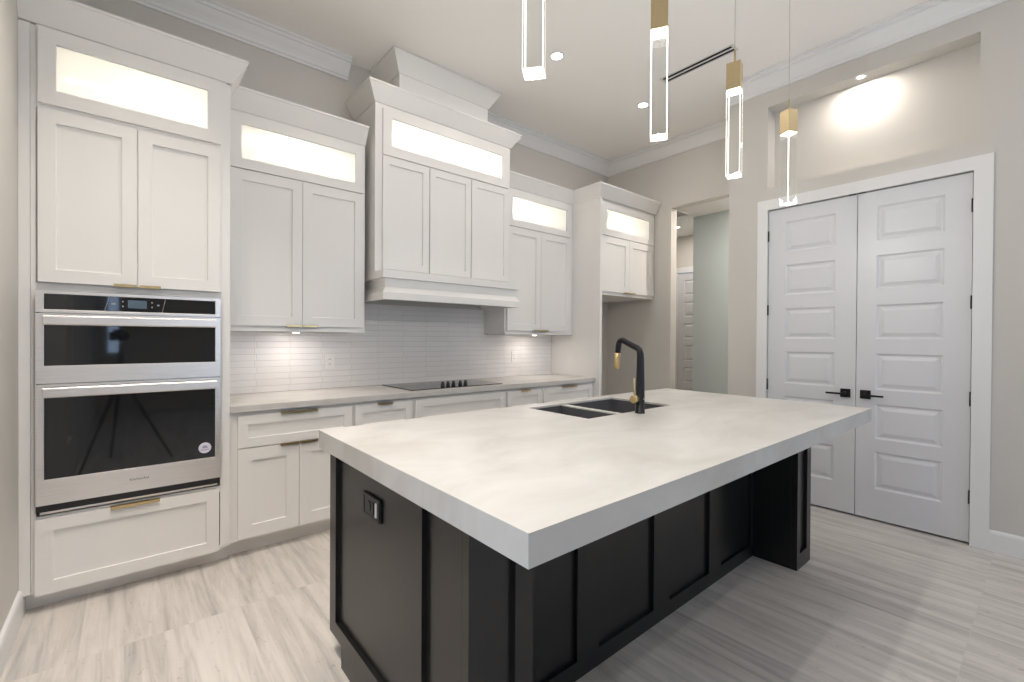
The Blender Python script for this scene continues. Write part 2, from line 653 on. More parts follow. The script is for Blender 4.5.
# crown mouldings of the room
CR = [(0, 3.446), (0.012, 3.446), (0.014, 3.462), (0.022, 3.468), (0.030, 3.486), (0.044, 3.506), (0.062, 3.528),
      (0.074, 3.546), (0.078, 3.556), (0.090, 3.560), (0.094, 3.578), (0.106, 3.582), (0.106, 3.60), (0, 3.60)]
bm = NB(); sweep(bm, [(XL, YB), (1.49 - 0.105, YB)], CR); struct('trim_1', bm, TRIM)
bm = NB(); sweep(bm, [(2.75, YB), (XA, YB), (XA, 1.925)], CR); struct('trim_2', bm, TRIM)
bm = NB(); sweep(bm, [(XR, 1.92), (XR, YR)], CR); struct('trim_6', bm, TRIM)
bm = NB(); sweep(bm, [(XL, YR), (XL, YB)], CR); struct('trim_3', bm, TRIM)
# baseboards
BBP = [(0, 0), (0.016, 0), (0.016, 0.112), (0.012, 0.126), (0.004, 0.132), (0, 0.132)]
bm = NB(); sweep(bm, [(XR, 0.262), (XR, YR)], BBP); struct('baseboard_right', bm, TRIM)
bm = NB(); sweep(bm, [(XR, 1.92), (XR, 1.672)], BBP); struct('baseboard_pantry', bm, TRIM)
bm = NB(); sweep(bm, [(XL, 1.05), (XL, 3.193)], BBP); struct('baseboard_left', bm, TRIM)
bm = NB(); sweep(bm, [(6.11, 3.30), (6.11, 1.92)], BBP); struct('baseboard_hall', bm, TRIM)
bm = NB(); sweep(bm, [(XA, YB), (XA, 2.872)], BBP); struct('baseboard_far', bm, TRIM)

# casing round the double door
bm = NB()
for (a, b, c, d) in ((0.258, 0.347, 0, 2.518), (1.588, 1.668, 0, 2.518), (0.347, 1.588, 2.432, 2.518)):
    box(bm, XR - 0.018, XR, a, b, c, d)
struct('trim_4', bm, TRIM)


# the two leaves of the double door
RAISED = [(0, 0), (0.012, 0.010), (0.022, 0.010), (0.046, 0.002)]


def door_leaf(name, y0, y1, rows, stile_a, stile_b, parent=None, x=XR + 0.008, z0=0.014, z1=2.424):
    bm = NB()
    # u = -y
    u0, u1 = -y1, -y0
    opens = [(u0 + stile_a, u1 - stile_b, a, b) for a, b in rows]
    panelled(bm, u0, u1, z0, z1, 0.035, opens, RAISED, facing_x(x))
    o = struct(name, bm, DOOR)
    return o


ROWS = [(0.238, 0.512), (0.606, 0.862), (0.966, 1.232), (1.338, 1.590), (1.702, 1.952), (2.060, 2.312)]
d1 = door_leaf('door_1', 0.966, 1.584, ROWS, 0.130, 0.135)
d2 = door_leaf('door_2', 0.352, 0.962, ROWS, 0.115, 0.130)
bm = NB()
for z0, z1 in ((2.165, 2.254), (1.537, 1.624), (0.904, 0.997), (0.268, 0.356)):
    bm1 = NB(); tube(bm1, [(XR + 0.001, 1.586, z0), (XR + 0.001, 1.586, z1)], 0.0075, 10); obj('hinge', bm1, BLACK, d1)
    bm1 = NB(); tube(bm1, [(XR + 0.001, 0.350, z0), (XR + 0.001, 0.350, z1)], 0.0075, 10); obj('hinge', bm1, BLACK, d2)
bm.free()


def lever(y, s, door):
    bm = NB()
    box(bm, XR - 0.002, XR + 0.008, y - 0.032, y + 0.032, 0.894, 0.958)
    tube(bm, [(XR - 0.002, y, 0.926), (XR - 0.045, y, 0.926)], 0.011, 12)
    box(bm, XR - 0.052, XR - 0.040, min(y - s * 0.012, y + s * 0.115), max(y - s * 0.012, y + s * 0.115), 0.916, 0.930)
    h = obj('door_handle', bm, BLACK, door, 0.001)
    h['label'] = 'square black lever handle'
    bm = NB()
    a = y - s * 0.035
    box(bm, XR + 0.000, XR + 0.0075, a - 0.022 if s > 0 else a - 0.026, a + 0.026 if s > 0 else a + 0.022, 2.426, 2.431)
    obj('ball_catch', bm, BLACK, door)


lever(1.028, 1, d1)
lever(0.904, -1, d2)

# hall door
bm = NB()
u0, u1 = -HD1, -HD0
panelled(bm, u0, u1, 0.012, 2.44, 0.035, [(u0 + 0.115, u1 - 0.115, a, b) for a, b in ROWS], RAISED, facing_x(7.125))
struct('door_3', bm, DOOR)
bm = NB(); box(bm, 7.10, 7.12, HD1 - 0.004, HD1 + 0.085, 0, 2.53); box(bm, 7.10, 7.12, 3.30, HD1, 2.444, 2.53)
struct('trim_5', bm, TRIM)

# ================================================================ LAMPS AND VENTS
def downlight(x, y, z, label, group, power, r=0.045, spread=None):
    t = thing('recessed_downlight', (x, y, z), label, 'ceiling light', group)
    bm = NB()
    seg = 32
    A = [[bm.verts.new((x + rr * math.cos(k * 2 * math.pi / seg), y + rr * math.sin(k * 2 * math.pi / seg), zz)) for k in range(seg)]
         for rr, zz in ((r + 0.016, z - 0.0005), (r + 0.014, z - 0.005), (r, z - 0.004), (r - 0.001, z - 0.0008))]
    for p, q in zip(A, A[1:]):
        for k in range(seg):
            bm.faces.new((p[k], p[(k + 1) % seg], q[(k + 1) % seg], q[k]))
    obj('trim_ring', bm, TRIM, t)
    bm = NB(); disc(bm, (x, y, z - 0.003), r - 0.002, 0.002); obj('lens', bm, LENS, t)
    lamp('downlight_lamp', (x, y, z - 0.0065), power, 2 * r - 0.01, WARM, spread=spread)
    return t


P1 = 4.2
downlight(2.637, 2.596, CZ, 'round recessed ceiling light nearer the first glass pendant and the hood chimney', 'recessed lights over the cooking aisle', P1)
downlight(3.824, 2.594, CZ, 'round recessed ceiling light nearer the ceiling corner, beside the second pendant rod', 'recessed lights over the cooking aisle', P1)
downlight(1.45, 2.596, CZ, 'recessed ceiling light just out of frame above the oven tower aisle', 'recessed lights over the cooking aisle', P1)
for y, lab in ((2.32, 'added ceiling light in front of the oven tower, out of frame'), (1.7, 'added ceiling light beside the far left corner of the island, out of frame'),
               (0.8, 'added ceiling light beside the near left corner of the island, out of frame')):
    downlight(0.05, y, CZ, lab, 'added lights along the left wall', 6 if y > 2 else 9.5, spread=80 if y > 2 else 100)  # unseen lights added to brighten the floor and cabinets on the left
for x, y in ((0.6, -0.6), (2.3, -0.6), (3.6, -0.6), (0.6, -2.6), (2.3, -2.6), (3.6, -2.6)):  # unseen lights added to fill the room from behind
    downlight(x, y, CZ, 'added ceiling light behind the camera, out of frame', 'added lights behind the camera', 3)
downlight(XR + 0.042, 0.96, 3.318, 'small recessed light in the top of the lit wall niche', None, 4.8, 0.025)
downlight(6.46, 3.76, 3.05, 'small recessed light in the hall ceiling seen through the opening', None, 9)
downlight(5.35, 2.15, 3.05, 'added light in the hall ceiling, hidden by the opening header', None, 21)  # unseen lamp added to brighten the grey hall wall

t = thing('linear_vent', (3.60, 1.93, CZ), 'long narrow ceiling vent with two black slots behind the pendants', 'air vent')
bm = NB(); panelled(bm, 1.612, 2.243, -3.648, -3.550, 0.006, [(1.63, 2.225, -3.638, -3.606), (1.63, 2.225, -3.592, -3.560)], None,
                    Matrix(((0, 0, -1, 0), (1, 0, 0, 0), (0, 1, 0, CZ - 0.0065), (0, 0, 0, 1))), hole=True)
obj('frame', bm, VENTM, t)
for xa in (3.606, 3.560):
    bm = NB(); box(bm, xa, xa + 0.032, 1.63, 2.225, CZ - 0.002, CZ - 0.001)
    obj('slot', bm, VOID, t)
t = thing('hall_vent', (5.74, 3.34, 3.05), 'square grey return air vent in the hall ceiling', 'air vent')
bm = NB(); panelled(bm, 5.58, 5.90, -3.62, -3.26, 0.008, [(5.60, 5.88, -3.60, -3.28)], None,
                    Matrix(((1, 0, 0, 0), (0, 0, -1, 0), (0, 1, 0, 3.0415), (0, 0, 0, 1))), hole=True)
obj('frame', bm, VENTM, t)
bm = NB()
for k in range(9):
    y = 3.285 + k * 0.036
    poly(bm, [(y, 3.042), (y + 0.004, 3.042), (y + 0.022, 3.049), (y + 0.018, 3.049)], 'x', 5.60, 5.88)
obj('louvres', bm, mat('grey_louvre', (0.25, 0.26, 0.26), 0.5), t)

# pendants
PX = [0.956, 1.643, 2.315, 3.034]
PA = [math.radians(a) for a in (40, 32, 14, -26)]
PL = ['glass rod pendant with its brass cap above the frame, nearest the hood chimney', 'second glass rod pendant, brass cap cut by the frame top',
      'third glass rod pendant, over the middle of the island on a thin cord', 'fourth glass rod pendant, hanging in front of the wall niche']
PY, PZ = 1.04, 2.145
for x, a, lab in zip(PX, PA, PL):
    t = thing('glass_pendant', (x, PY, PZ), lab, 'pendant lamp', 'crystal rod pendants over the island')
    T = Matrix.Translation((x, PY, 0)) @ Matrix.Rotation(a, 4, 'Z')
    s = 0.0325
    c = s - 0.003
    oct_ = [(-s, -c), (-c, -s), (c, -s), (s, -c), (s, c), (c, s), (-c, s), (-s, c)]
    bm = NB(); poly(bm, oct_, 'z', PZ, PZ + 0.418)
    bmesh.ops.recalc_face_normals(bm, faces=bm.faces)
    for f in bm.faces:
        n = f.normal
        f.material_index = 2 if abs(n.z) > 0.5 else (1 if abs(n.x) > 0.2 and abs(n.y) > 0.2 else 0)
    bmesh.ops.transform(bm, matrix=T, verts=bm.verts)
    ro = obj('glass_rod', bm, CRYSTAL, t)
    ro.data.materials.append(EDGE)
    ro.data.materials.append(GLOWEND)
    pl_ = bpy.data.lights.new('pendant_lamp', 'POINT')
    pl_.energy = 6.9
    pl_.shadow_soft_size = 0.02
    pl_.color = (1.0, 0.98, 0.95)
    po = bpy.data.objects.new('pendant_lamp', pl_)
    po.location = (x, PY, PZ + 0.024)
    col.objects.link(po)
    bm = NB(); box(bm, -s + 0.003, s - 0.003, -s + 0.003, s - 0.003, PZ + 0.4185, PZ + 0.4215, T); obj('led_plate', bm, PLATE, t)
    bm = NB(); box(bm, -s - 0.0005, s + 0.0005, -s - 0.0005, s + 0.0005, PZ + 0.422, PZ + 0.555, T)
    cap = obj('lamp_cap', bm, PALEBRASS, t, 0.0012)
    cap['label'] = 'square champagne brass cap'
    bm = NB(); tube(bm, [(x, PY, PZ + 0.555), (x, PY, PZ + 0.575), (x, PY, PZ + 0.625)], [0.0062, 0.0055, 0.0048], 12); obj('stem', bm, PALEBRASS, t)
    bm = NB(); tube(bm, [(x, PY, PZ + 0.625), (x, PY, CZ - 0.02)], 0.0022, 8); obj('cord', bm, CORD, t)
    bm = NB(); disc(bm, (x, PY, CZ - 0.022), 0.06, 0.0215); obj('canopy', bm, PALEBRASS, t, 0.002)

# ================================================================ CABINET HELPERS
def pull(parent, xc, w, z, yf, up=False):
    """thin brass edge pull: a plate over the edge and a lip; up: on the top edge of a front"""
    bm = NB()
    s = 1 if up else -1
    z0 = z + s * 0.001
    box(bm, xc - w / 2, xc + w / 2, yf - 0.012, yf + 0.012, min(z0, z0 + s * 0.0035), max(z0, z0 + s * 0.0035))
    zl = z0 - s * 0.011
    box(bm, xc - w / 2, xc + w / 2, yf - 0.0145, yf - 0.012, min(zl, z0 + s * 0.0035), max(zl, z0 + s * 0.0035))
    return obj('handle', bm, BRASS, parent)


def front(parent, name, x0, x1, z0, z1, yf, w=0.058, pulls=(), up=False):
    bm = NB()
    panelled(bm, x0, x1, z0, z1, 0.0195, [(x0 + w, x1 - w, z0 + w, z1 - w)], SHK, at_y(yf))
    o = obj(name, bm, CAB, parent)
    for xc, wd in pulls:
        pull(o, xc, wd, z1 if up else z0, yf, up)
    return o


def transom(parent, x0, x1, z0, z1, yf, wx, wb, wt, yback, pucks, power, step=0.006):
    """lit glazed transom: frame, pane, white interior box and puck lights"""
    bm = NB()
    panelled(bm, x0, x1, z0, z1, 0.0195, [(x0 + wx, x1 - wx, z0 + wb, z1 - wt)], None, at_y(yf), hole=True)
    o = obj('glass_door', bm, CAB, parent)
    bm = NB(); box(bm, x0 + wx - 0.006, x1 - wx + 0.006, yf + 0.010, yf + 0.0135, z0 + wb - 0.006, z1 - wt + 0.006)
    obj('glass_pane', bm, FROST, o)
    bm = NB()
    a, b, c, d = x0 + 0.012, x1 - 0.012, z0 + 0.012, z1 - 0.006
    y0 = yf + 0.0205
    box(bm, a, b, yback - 0.01, yback, c, d)
    box(bm, a, a + 0.008, y0, yback - 0.01, c, d)
    box(bm, b - 0.008, b, y0, yback - 0.01, c, d)
    box(bm, a + 0.008, b - 0.008, y0, yback - 0.01, c, c + 0.008)
    box(bm, a + 0.008, b - 0.008, y0, yback - 0.01, d - 0.008, d)
    obj('interior', bm, INNER, parent)
    ym = (y0 + yback) / 2
    for px, ln in pucks:
        bm = NB(); disc(bm, (px, ym, d - 0.020), 0.028, 0.0115, 24); pk = obj('puck_light', bm, VENTM, parent)
        bm = NB(); disc(bm, (px, ym, d - 0.0222), 0.022, 0.002, 24); obj('lens', bm, LENS, pk)
        lamp('puck_lamp', (px, ym, d - 0.0235), power * 0.4, 0.04, (1, 0.95, 0.88))
    xm, ln = (x0 + x1) / 2, (x1 - x0) * 0.8  # strip added at the back to even out the glow behind the pane
    bm = NB(); box(bm, xm - ln / 2, xm + ln / 2, yback - 0.024, yback - 0.011, d - 0.020, d - 0.0085); ls = obj('added_light_strip', bm, VENTM, parent)
    bm = NB(); box(bm, xm - ln / 2 + 0.005, xm + ln / 2 - 0.005, yback - 0.022, yback - 0.013, d - 0.0215, d - 0.0202); obj('lens', bm, LENS, ls)
    lamp('added_strip_lamp', (xm, yback - 0.0175, d - 0.0222), power * 0.9, ln, (1, 0.96, 0.90), (0, 0, 0), 'RECTANGLE', 0.008)
    return o


def crown(zb, zt, out):
    return [(0, zb), (0.008, zb), (0.012, zb + 0.006), (out - 0.006, zt - 0.016), (out, zt - 0.013), (out, zt), (0, zt)]


CABCROWN = crown(2.808, 2.935, 0.080)
YU, DU = 3.45, 3.43

# ================================================================ OVEN TOWER
YO, DO = 3.12, 3.10
t = thing('oven_tower_cabinet', (0.03, 3.45, 0), 'tall white cabinet holding the wall oven, against the left wall', 'cabinet')
bm = NB()
xa, xb = -0.355, 0.457
box(bm, xa, xa + 0.018, YO, 3.777, 0.098, 2.80)
box(bm, xb - 0.018, xb, YO, 3.777, 0.098, 2.80)
box(bm, xa + 0.018, xb - 0.018, 3.76, 3.777, 0.098, 2.80)
for z0, z1 in ((0.098, 0.116), (0.425, 0.462), (1.548, 1.582), (2.415, 2.447), (2.789, 2.812)):
    box(bm, xa + 0.018, xb - 0.018, YO, 3.76, z0, z1)
box(bm, xa + 0.018, -0.338, YO - 0.001, YO + 0.02, 0.117, 2.794)
box(bm, 0.408, xb - 0.018, YO - 0.001, YO + 0.02, 0.117, 2.794)
box(bm, xa + 0.0175, xb - 0.0175, YO + 0.006, YO + 0.016, 1.575, 2.425)
box(bm, -0.339, -0.319, YO + 0.0005, YO + 0.019, 2.44, 2.79)
box(bm, 0.396, 0.409, YO + 0.0005, YO + 0.019, 2.44, 2.79)
obj('cabinet_body', bm, CAB, t)
bm = NB(); box(bm, XL + 0.001, xa - 0.001, 3.114, 3.16, 0.10, 2.80); obj('filler_strip', bm, CAB, t)
bm = NB(); box(bm, XL + 0.001, xb, 3.195, 3.215, 0, 0.097); box(bm, xb - 0.018, xb, 3.215, 3.777, 0, 0.097); obj('toe_kick', bm, CAB, t)
bm = NB(); sweep(bm, [(XL + 0.001, YO), (xb, YO), (xb, YU)], CABCROWN, None, (1, -1)); obj('crown_molding', bm, CAB, t)
transom(t, -0.328, 0.406, 2.437, 2.794, DO, 0.061, 0.068, 0.068, 3.55, ((0.10, 0),), 3.2)
front(t, 'door', -0.329, 0.0355, 1.586, 2.412, DO, 0.061, ((-0.013, 0.09),))
front(t, 'door', 0.0385, 0.407, 1.586, 2.412, DO, 0.061, ((0.088, 0.09),))
front(t, 'drawer_front', -0.340, 0.402, 0.088, 0.452, DO, 0.062, ((0.03, 0.20),), True)

# the wall oven
t = thing('wall_oven', (0.035, 3.4, 0.46), 'stainless steel double wall oven with black glass, built into the tall cabinet', 'oven')
X0, X1 = -0.336, 0.405
bm = NB(); box(bm, -0.325, 0.395, 3.122, 3.68, 0.468, 1.540); obj('oven_body', bm, STEEL, t)
YF = 3.085


def oven_frame(z0, z1, opening, name):
    bm = NB()
    panelled(bm, X0, X1, z0, z1, 0.034, [opening], [(0, 0), (0.001, 0.003)], at_y(YF))
    o = obj(name, bm, STEEL, t, 0.0015)
    return o


cp = oven_frame(1.440, 1.545, (-0.308, 0.380, 1.454, 1.530), 'control_panel')
bm = NB(); box(bm, -0.3065, 0.3785, YF + 0.0015, YF + 0.0029, 1.4555, 1.5285); obj('panel_glass', bm, OVENGLASS, cp)
bm = NB(); box(bm, -0.002, 0.074, YF + 0.0008, YF + 0.0014, 1.473, 1.515); obj('display', bm, DISPLAY, cp)
for xx, ww in ((-0.058, 0.016), (-0.022, 0.006), (0.096, 0.006), (0.122, 0.010)):
    for zz in ((1.482, 1.506) if ww < 0.008 else (1.493,)):
        bm = NB(); box(bm, xx - ww / 2, xx + ww / 2, YF + 0.0008, YF + 0.0014, zz - 0.0035, zz + 0.0035); obj('control_icon', bm, ICON, cp)
for a, b in ((-0.093, -0.075), (0.138, 0.152)):
    bm = NB(); poly(bm, [(a, 1.456), (a + 0.0016, 1.456), (b + 0.0016, 1.528), (b, 1.528)], 'y', YF + 0.0008, YF + 0.0014); obj('panel_line', bm, ICON, cp)


def oven_handle(door, z0, z1):
    """broad flat bar handle across the top of the door"""
    bm = NB()
    poly(bm, [(3.050, z0 + 0.006), (3.056, z0), (3.066, z0), (3.066, z1), (3.056, z1), (3.050, z1 - 0.006)], 'x', -0.308, 0.382)
    for s in (-0.308, 0.364):
        box(bm, s, s + 0.018, 3.066, YF, z0 + 0.006, z1 - 0.006)
    obj('handle', bm, STEEL, door, 0.0012)


ud = oven_frame(1.100, 1.436, (-0.308, 0.380, 1.184, 1.424), 'oven_door')
bm = NB(); box(bm, -0.3065, 0.3785, YF + 0.0012, YF + 0.0029, 1.1855, 1.4225); obj('window_glass', bm, OVENGLASS, ud)
oven_handle(ud, 1.380, 1.426)
ld = oven_frame(0.520, 1.096, (-0.308, 0.380, 0.641, 1.082), 'oven_door')
bm = NB(); box(bm, -0.3065, 0.3785, YF + 0.0012, YF + 0.0029, 0.6425, 1.0805); obj('window_glass', bm, OVENGLASS, ld)
oven_handle(ld, 1.034, 1.082)
bm = NB(); disc(bm, (0.331, YF - 0.0006, 0.700), 0.030, 0.0016, 32, 'y'); st = obj('sticker', bm, STICKER, ld)
st['label'] = 'round pale sticker with grey print'
bm = NB()
box(bm, 0.311, 0.351, YF - 0.0012, YF - 0.0007, 0.688, 0.692)
poly(bm, [(0.317, 0.699), (0.345, 0.699), (0.342, 0.708), (0.334, 0.715), (0.326, 0.714), (0.320, 0.707)], 'y', YF - 0.0012, YF - 0.0007)
obj('sticker_print', bm, STICKERINK, st)
bm = NB(); box(bm, X0, 0.403, 3.095, 3.119, 0.486, 0.518); obj('vent_trim', bm, PLASTIC, t)
# maker's lettering on the lower door
fc = bpy.data.curves.new('lettering', 'FONT')
fc.body = 'KitchenAid'
fc.size = 0.0175
fc.extrude = 0.0003
fc.align_x = 'CENTER'
fo = bpy.data.objects.new('lettering', fc)
me = bpy.data.meshes.new_from_object(fo)
bpy.data.objects.remove(fo)
bm = NB(); bm.from_mesh(me)
bmesh.ops.transform(bm, matrix=Matrix.Translation((0.044, YF - 0.0004, 0.577)) @ Matrix.Rotation(math.radians(90), 4, 'X'), verts=bm.verts)
obj('lettering', bm, INK, ld)

# ================================================================ BASE CABINETS
YBX, DB = 3.15, 3.13
units = [(0.458, 1.1985, 'white base cabinet with one wide drawer over two doors, beside the oven tower', 'A'),
         (1.1995, 1.662, 'narrow white base cabinet left of the cooktop, its drawer with a short brass pull', 'B'),
         (1.663, 2.5695, 'wide white base cabinet under the cooktop with no pull on its top panel', 'C'),
         (2.5705, 3.0205, 'narrow white base cabinet right of the cooktop', 'D'),
         (3.0215, 3.767, 'white base cabinet with a wide drawer beside the fridge bay panel', 'E')]
for xa, xb, lab, k in units:
    t = thing('base_cabinet', ((xa + xb) / 2, 3.45, 0), lab, 'cabinet', 'white base cabinets along the back wall')
    bm = NB(); box(bm, xa, xb, YBX, 3.776, 0.10, 0.876); obj('cabinet_body', bm, CAB, t)
    bm = NB(); box(bm, xa, xb, 3.222, 3.24, 0, 0.099); obj('toe_kick', bm, CAB, t)
    fa, fb = {'A': (0.500, 1.188), 'B': (1.210, 1.648), 'C': (1.676, 2.556), 'D': (2.584, 3.009), 'E': (3.033, 3.737)}[k]
    mid = (fa + fb) / 2
    pw = {'A': 0.22, 'B': 0.11, 'C': 0, 'D': 0.11, 'E': 0.22}[k]
    front(t, 'drawer_front', fa, fb, 0.660, 0.853, DB, 0.055, ((mid, pw),) if pw else (), True)
    if k in 'ACE':
        front(t, 'door', fa, mid - 0.0015, 0.112, 0.654, DB, 0.075 if k == 'A' else 0.06, ((mid - 0.058, 0.11),), True)
        front(t, 'door', mid + 0.0015, fb, 0.112, 0.654, DB, 0.075 if k == 'A' else 0.06, ((mid + 0.058, 0.11),), True)
    else:
        front(t, 'drawer_front', fa, fb, 0.386, 0.654, DB, 0.055, ((mid, 0.11),), True)
        front(t, 'drawer_front', fa, fb, 0.112, 0.380, DB, 0.055, ((mid, 0.11),), True)

bm = NB(); box(bm, 0.458, 3.767, 3.115, 3.779, 0.877, 0.917)
tag(obj('countertop', bm, QUARTZ, None, 0.002), 'long white quartz countertop along the tiled back wall', 'countertop')

bm = NB(); box(bm, 0.458, 3.767, 3.770, 3.7795, 0.9175, 1.3655); box(bm, 1.403, 2.797, 3.770, 3.7795, 1.3655, 1.6145)
tag(obj('tile_backsplash', bm, TILE), 'ribbed white tile backsplash between counter and upper cabinets', 'backsplash')

# outlets on the backsplash
for x, lab in ((1.243, 'white wall outlet on the tile left of the cooktop'), (3.198, 'white wall outlet on the tile right of the cooktop')):
    t = thing('wall_outlet', (x, 3.768, 1.13), lab, 'outlet', 'outlets on the backsplash')
    bm = NB(); box(bm, x - 0.037, x + 0.037, 3.7645, 3.7695, 1.071, 1.189); obj('cover_plate', bm, WPLASTIC, t, 0.0015)
    for s in (-1, 1):
        z = 1.13 + s * 0.02
        bm = NB(); box(bm, x - 0.016, x + 0.016, 3.7625, 3.7644, z - 0.014, z + 0.014); r = obj('socket', bm, WPLASTIC, t, 0.001)
        bm = NB()
        for dx in (-0.006, 0.006):
            box(bm, x + dx - 0.0015, x + dx + 0.0015, 3.7618, 3.7624, z - 0.003, z + 0.007)
        obj('slots', bm, VOID, r)

# cooktop
t = thing('cooktop', (2.12, 3.45, 0.917), 'black glass electric cooktop with knobs, set on the back counter', 'cooktop')
bm = NB(); box(bm, 1.670, 2.575, 3.192, 3.722, 0.9175, 0.924); obj('glass_top', bm, COOKGLASS, t, 0.002)
bm = NB()
for cx, cy, r in ((1.88, 3.33, 0.09), (1.88, 3.58, 0.115), (2.36, 3.33, 0.075), (2.38, 3.58, 0.10), (2.13, 3.56, 0.085)):
    seg = 40
    a = [[bm.verts.new((cx + q * math.cos(i * 2 * math.pi / seg), cy + q * math.sin(i * 2 * math.pi / seg), 0.92425)) for i in range(seg)] for q in (r, r - 0.003)]
    for i in range(seg):
        bm.faces.new((a[0][i], a[0][(i + 1) % seg], a[1][(i + 1) % seg], a[1][i]))
obj('burner_ring', bm, mat('burner_print', (0.06, 0.06, 0.065), 0.2), t)
for kx, ky in ((1.990, 3.255), (2.042, 3.255), (2.095, 3.255), (2.163, 3.255), (2.216, 3.255)):
    bm = NB(); tube(bm, [(kx, ky, 0.9243), (kx, ky, 0.932), (kx, ky, 0.950), (kx, ky, 0.953)], [0.018, 0.017, 0.015, 0.012], 20)
    kn = obj('knob', bm, PLASTIC, t)
    bm = NB(); box(bm, kx - 0.003, kx + 0.003, ky - 0.015, ky + 0.015, 0.953, 0.966); obj('grip', bm, PLASTIC, kn)

# ================================================================ UPPER CABINETS
YU, DU = 3.45, 3.43
for xa, xb, da, db, lab, px in ((0.458, 1.402, 0.503, 1.384, 'white upper cabinet with lit glass top between oven tower and hood', 0.92),
                                (2.798, 3.767, 2.822, 3.718, 'white upper cabinet with lit glass top between hood and fridge cabinet', 3.02)):
    t = thing('upper_cabinet', ((xa + xb) / 2, 3.6, 1.368), lab, 'cabinet', 'white upper cabinets flanking the hood')
    bm = NB()
    ga, gb = da + 0.011, db - 0.011
    box(bm, xa, xb, YU, 3.777, 1.380, 2.445)
    box(bm, xa, ga, YU, 3.777, 2.445, 2.82)
    box(bm, gb, xb, YU, 3.777, 2.445, 2.82)
    box(bm, ga, gb, 3.72, 3.777, 2.445, 2.82)
    box(bm, ga, gb, YU, 3.72, 2.780, 2.82)
    obj('cabinet_body', bm, CAB, t)
    bm = NB(); box(bm, xa, xb, YU - 0.012, YU + 0.03, 1.366, 1.386); box(bm, xa, xb, YU + 0.03, 3.769, 1.372, 1.3795)
    obj('light_rail', bm, CAB, t)
    mid = (da + db) / 2
    front(t, 'door', da, mid - 0.0015, 1.404, 2.424, DU, 0.066, ((mid - 0.055, 0.10),))
    front(t, 'door', mid + 0.0015, db, 1.404, 2.424, DU, 0.066, ((mid + 0.055, 0.10),))
    transom(t, da, db, 2.434, 2.785, DU, 0.062, 0.066, 0.062, 3.70, ((px, 0),), 3.2)
    bm = NB()
    if xa < 1:
        sweep(bm, [(0.4578, YU + 0.0004), (xb, YU + 0.0004)], CABCROWN, (1, -1))
    else:
        sweep(bm, [(xa, YU), (3.7684, YU)], CABCROWN, None, (-1, -1))
    obj('crown_molding', bm, CAB, t)
    # under-cabinet puck
    ux = (xa + xb) / 2
    bm = NB(); disc(bm, (ux, 3.54, 1.361), 0.03, 0.0105, 24); pk = obj('puck_light', bm, VENTM, t)
    bm = NB(); disc(bm, (ux, 3.54, 1.3588), 0.023, 0.002, 24); obj('lens', bm, LENS, pk)
    lamp('puck_lamp', (ux, 3.54, 1.3575), 1.15, 0.042, PINK)

# ================================================================ RANGE HOOD
t = thing('range_hood', (2.11, 3.5, 1.615), 'white panelled range hood with lit glass top and stepped crown over the cooktop', 'range hood')
HX0, HX1, YH, DH = 1.446, 2.784, 3.36, 3.342
bm = NB()
box(bm, HX0, HX1, YH, 3.777, 1.78, 2.757)
box(bm, HX0, 1.513, YH, 3.777, 2.757, 3.14)
box(bm, 2.749, HX1, YH, 3.777, 2.757, 3.14)
box(bm, 1.513, 2.749, 3.66, 3.777, 2.757, 3.14)
box(bm, 1.513, 2.749, YH, 3.66, 3.095, 3.14)
obj('hood_body', bm, CAB, t)
for a, b in ((1.502, 1.905), (1.915, 2.325), (2.335, 2.760)):
    front(t, 'panel', a, b, 1.862, 2.732, DH, 0.055)
transom(t, 1.502, 2.760, 2.746, 3.10, DH, 0.074, 0.075, 0.062, 3.63, ((1.80, 0), (2.40, 0)), 4.0)
bm = NB(); sweep(bm, [(HX0, 3.777), (HX0, YH), (HX1, YH), (HX1, 3.777)], crown(3.135, 3.262, 0.082)); obj('crown_molding', bm, CAB, t)
bm = NB(); box(bm, HX0 + 0.01, HX1 - 0.01, YH + 0.01, 3.777, 3.14, 3.255); box(bm, 1.668, 2.556, 3.41, 3.777, 3.14, 3.598); obj('chimney', bm, CAB, t)
bm = NB(); sweep(bm, [(1.668, 3.777), (1.668, 3.41), (2.556, 3.41), (2.556, 3.777)], crown(3.455, 3.597, 0.09)); obj('chimney_crown', bm, CAB, t)
# mantle: band, recessed frieze, sloped ledge, bottom band
MX0, MX1, YM = 1.441, 2.783, 3.20
bm = NB()
mp = [(3.777, 1.615), (3.777, 1.835), (YM + 0.004, 1.835), (YM, 1.832), (YM, 1.775), (YM + 0.014, 1.775), (YM + 0.014, 1.700), (YM, 1.672), (YM, 1.615)]
prof = [(-0.10, 1.835), (0.0, 1.835), (0.0, 1.778), (-0.030, 1.776), (-0.030, 1.712), (0.0, 1.668), (0.0, 1.615), (-0.03, 1.615), (-0.03, 1.65), (-0.10, 1.65)]
sweep(bm, [(MX0, 3.777), (MX0, YM), (MX1, YM), (MX1, 3.777)], prof)
box(bm, MX0 + 0.09, MX1 - 0.09, YM + 0.09, 3.70, 1.66, 1.70)
box(bm, MX0 + 0.09, MX1 - 0.09, YM + 0.09, 3.36, 1.79, 1.834)
obj('mantle', bm, CAB, t)
bm = NB(); box(bm, 1.70, 2.52, 3.33, 3.62, 1.652, 1.659); obj('vent_insert', bm, STEEL, t)

